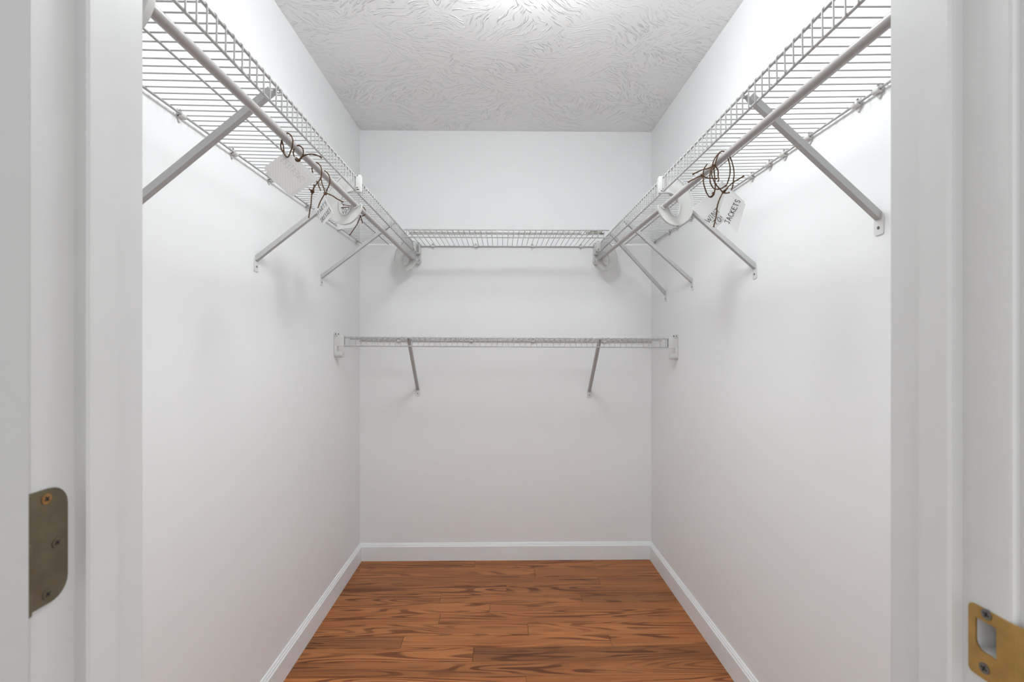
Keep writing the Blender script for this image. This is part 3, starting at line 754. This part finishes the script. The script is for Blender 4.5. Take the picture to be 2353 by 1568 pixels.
GL = {  # letters as pen strokes in a unit box
 'A': [[(0, 0), (.45, 1), (.9, 0)], [(.12, .35), (.8, .38)]],
 'B': [[(.05, 0), (.1, 1), (.7, .85), (.6, .58), (.1, .52), (.8, .4), (.75, .1), (.05, 0)]],
 'C': [[(.85, .85), (.5, 1), (.1, .6), (.15, .15), (.5, 0), (.9, .15)]],
 'D': [[(.1, 0), (.15, 1)], [(0, .95), (.5, .98), (.9, .55), (.6, .1), (0, 0)]],
 'E': [[(.85, .97), (.15, .9), (.1, .5), (.05, .03), (.85, 0)], [(.1, .5), (.7, .53)]],
 'H': [[(.08, 1), (.05, 0)], [(.85, 1), (.82, 0)], [(.06, .5), (.84, .52)]],
 'I': [[(.4, 1), (.4, 0)]],
 'J': [[(.1, .95), (.95, 1)], [(.55, .98), (.6, .25), (.4, 0), (.1, .12)]],
 'K': [[(.1, 1), (.08, 0)], [(.85, 1), (.1, .45), (.9, 0)]],
 'N': [[(.08, 0), (.1, 1), (.8, 0), (.85, 1)]],
 'O': [[(.5, 1), (.12, .65), (.18, .15), (.5, 0), (.85, .35), (.8, .85), (.5, 1)]],
 'P': [[(.1, 0), (.15, 1)], [(.0, .95), (.6, 1), (.8, .7), (.5, .48), (.12, .45)]],
 'R': [[(.1, 0), (.15, 1)], [(.0, .95), (.6, 1), (.75, .72), (.45, .5), (.13, .45), (.85, 0)]],
 'S': [[(.85, .85), (.5, 1), (.15, .78), (.4, .52), (.8, .3), (.55, 0), (.08, .12)]],
 'T': [[(0, .95), (.95, 1)], [(.5, .97), (.45, 0)]],
 'V': [[(.05, 1), (.4, 0), (.85, 1)]],
 'W': [[(.0, 1), (.25, 0), (.5, .7), (.7, 0), (1.0, 1)]],
 'Y': [[(.05, 1), (.45, .5)], [(.95, 1), (.3, -.25)]],
 "'": [[(.2, .9), (.35, .45)]],
}
def write(mb, text, org, ex, ey, nrm, width, height, pen, gap=0.22):
    """pen strokes from org along ex (unit), height along ey (unit), floating just off the card"""
    WD = {'W': 1.35, 'I': 0.5, "'": 0.5}
    cw = width / (sum(WD.get(c, 1.0) for c in text) + gap * (len(text) - 1)); x = 0.0
    for ch in text:
        wd = WD.get(ch, 1.0)
        for stroke in GL[ch]:
            pts = [org + ex * (x + a * cw * wd) + ey * (b * height) + nrm * 0.0005 for a, b in stroke]
            if len(pts) > 3: pts = smoothline(pts, 3)
            for i in range(len(pts) - 1):
                d = pts[i + 1] - pts[i]
                if d.length < 1e-6: continue
                d.normalize(); s = nrm.cross(d) * pen; q0 = pts[i] - d * pen * 0.6; q1 = pts[i + 1] + d * pen * 0.6
                o = len(mb.v); h_ = nrm * 0.00012
                mb.v += [tuple(q0 - s), tuple(q1 - s), tuple(q1 + s), tuple(q0 + s), tuple(q0 - s + h_), tuple(q1 - s + h_), tuple(q1 + s + h_), tuple(q0 + s + h_)]
                mb.f += [(o, o + 3, o + 2, o + 1), (o + 4, o + 5, o + 6, o + 7), (o, o + 1, o + 5, o + 4), (o + 1, o + 2, o + 6, o + 5), (o + 2, o + 3, o + 7, o + 6), (o + 3, o, o + 4, o + 7)]
        x += cw * (wd + gap)
def card_tag(key, label, mat, lines, curl=0.0):
    T = TAGS[key]; L_, T_, R_, B_ = [Vector(p) for p in T['card']]
    root = thing('paper_tag', label, 'paper tag', L_, group='cards tied to the rods')
    e1, e2 = T_ - L_, R_ - T_
    nrm = e1.cross(e2).normalized()
    if nrm.y > 0: nrm = -nrm            # towards the doorway
    # thin card, slightly curled
    mb = MB(); N = 6; th = 0.0004
    def pt(s, t, k): return e1 * s + e2 * t + nrm * (curl * math.sin(math.pi * s) * math.sin(math.pi * (0.2 + 0.8 * t)) + k * th)
    for k in (1, -1):
        o = len(mb.v)
        mb.v += [tuple(pt(i / N, j / N, k)) for i in range(N + 1) for j in range(N + 1)]
        for i in range(N):
            for j in range(N):
                q = (o + i * (N + 1) + j, o + (i + 1) * (N + 1) + j, o + (i + 1) * (N + 1) + j + 1, o + i * (N + 1) + j + 1)
                mb.f.append(q if k > 0 else q[::-1])
    edge = [i * (N + 1) for i in range(N)] + [N * (N + 1) + j for j in range(N)] + [i * (N + 1) + N for i in range(N, 0, -1)] + [j for j in range(N, 0, -1)]
    off = (N + 1) ** 2
    for a_, b_ in zip(edge, edge[1:] + edge[:1]): mb.f.append((a_, b_, b_ + off, a_ + off))
    mb.build('card', mat, root)
    if lines:
        mb = MB(); ink = 'ink'
        for text, (s0, t0), (s1, t1), hfrac, pen, ink, mirror in lines:
            p0, p1 = e1 * s0 + e2 * t0, e1 * s1 + e2 * t1
            ex = (p1 - p0).normalized(); ey = nrm.cross(ex) * (1 if not mirror else -1)
            mb_ = write(mb, text, p0 + nrm * (curl * 0.9 + 0.0004), ex, ey, nrm, (p1 - p0).length, hfrac, pen)
        mb.build('lettering', ink, root, smooth=False)
    mb = MB()
    for strand in T['twine']:
        pts = smoothline([Vector(p) - L_ for p in strand], 6)
        pts = [p + Vector((random.uniform(-1, 1), random.uniform(-1, 1), random.uniform(-1, 1))) * 0.0003 for p in pts]
        n_ = len(pts)
        rs = [0.00150 * (0.9 + 0.25 * random.random()) for _ in pts]
        if (pts[0] - pts[-1]).length > 0.01: rs[-1] *= 1.5; rs[-2] *= 1.25
        mb.tube(pts, rs, 7, wob=0.2)
    mb.build('twine', 'jute', root)
card_tag('sweaters', 'lined card with faint reversed writing hanging foremost on the left rod', 'lined', [('SWEATERS', (0.62, 0.92), (0.62, 0.10), 0.014, 0.0005, 'ghost', True)])
card_tag('blank', 'blank card mostly hidden behind the lined card on the left rod', 'paper', None)
card_tag('party', 'white card reading party dresses tied to the left rod', 'paper', [
    ('PARTY', (0.06, 0.60), (0.92, 0.56), 0.0115, 0.0006, 'ink', False), ('DRESSES', (0.02, 0.89), (0.97, 0.86), 0.0115, 0.0006, 'ink', False)])
card_tag('beach', 'white card with black letters seen through the loop of the left middle hanger', 'paper', [
    ('BEACH', (-0.03, 0.165), (0.735, 0.265), 0.0110, 0.0007, 'ink', False), ('COVER', (-0.03, 0.325), (0.735, 0.425), 0.0110, 0.0007, 'ink', False)])
card_tag('winter', 'white card reading WINT tied to the right rod behind the jackets card', 'paper', [
    ('WINT', (0.015, 0.715), (0.43, 0.695), 0.0140, 0.00062, 'ink', False), ("TO'", (0.09, 0.925), (0.36, 0.95), 0.0130, 0.00062, 'ink', False)])
card_tag('jackets', 'white card reading jackets in front of its neighbour on the right rod', 'paper', [
    ('JACKETS', (-0.02, 0.56), (0.97, 0.75), 0.0125, 0.0007, 'ink', False)])
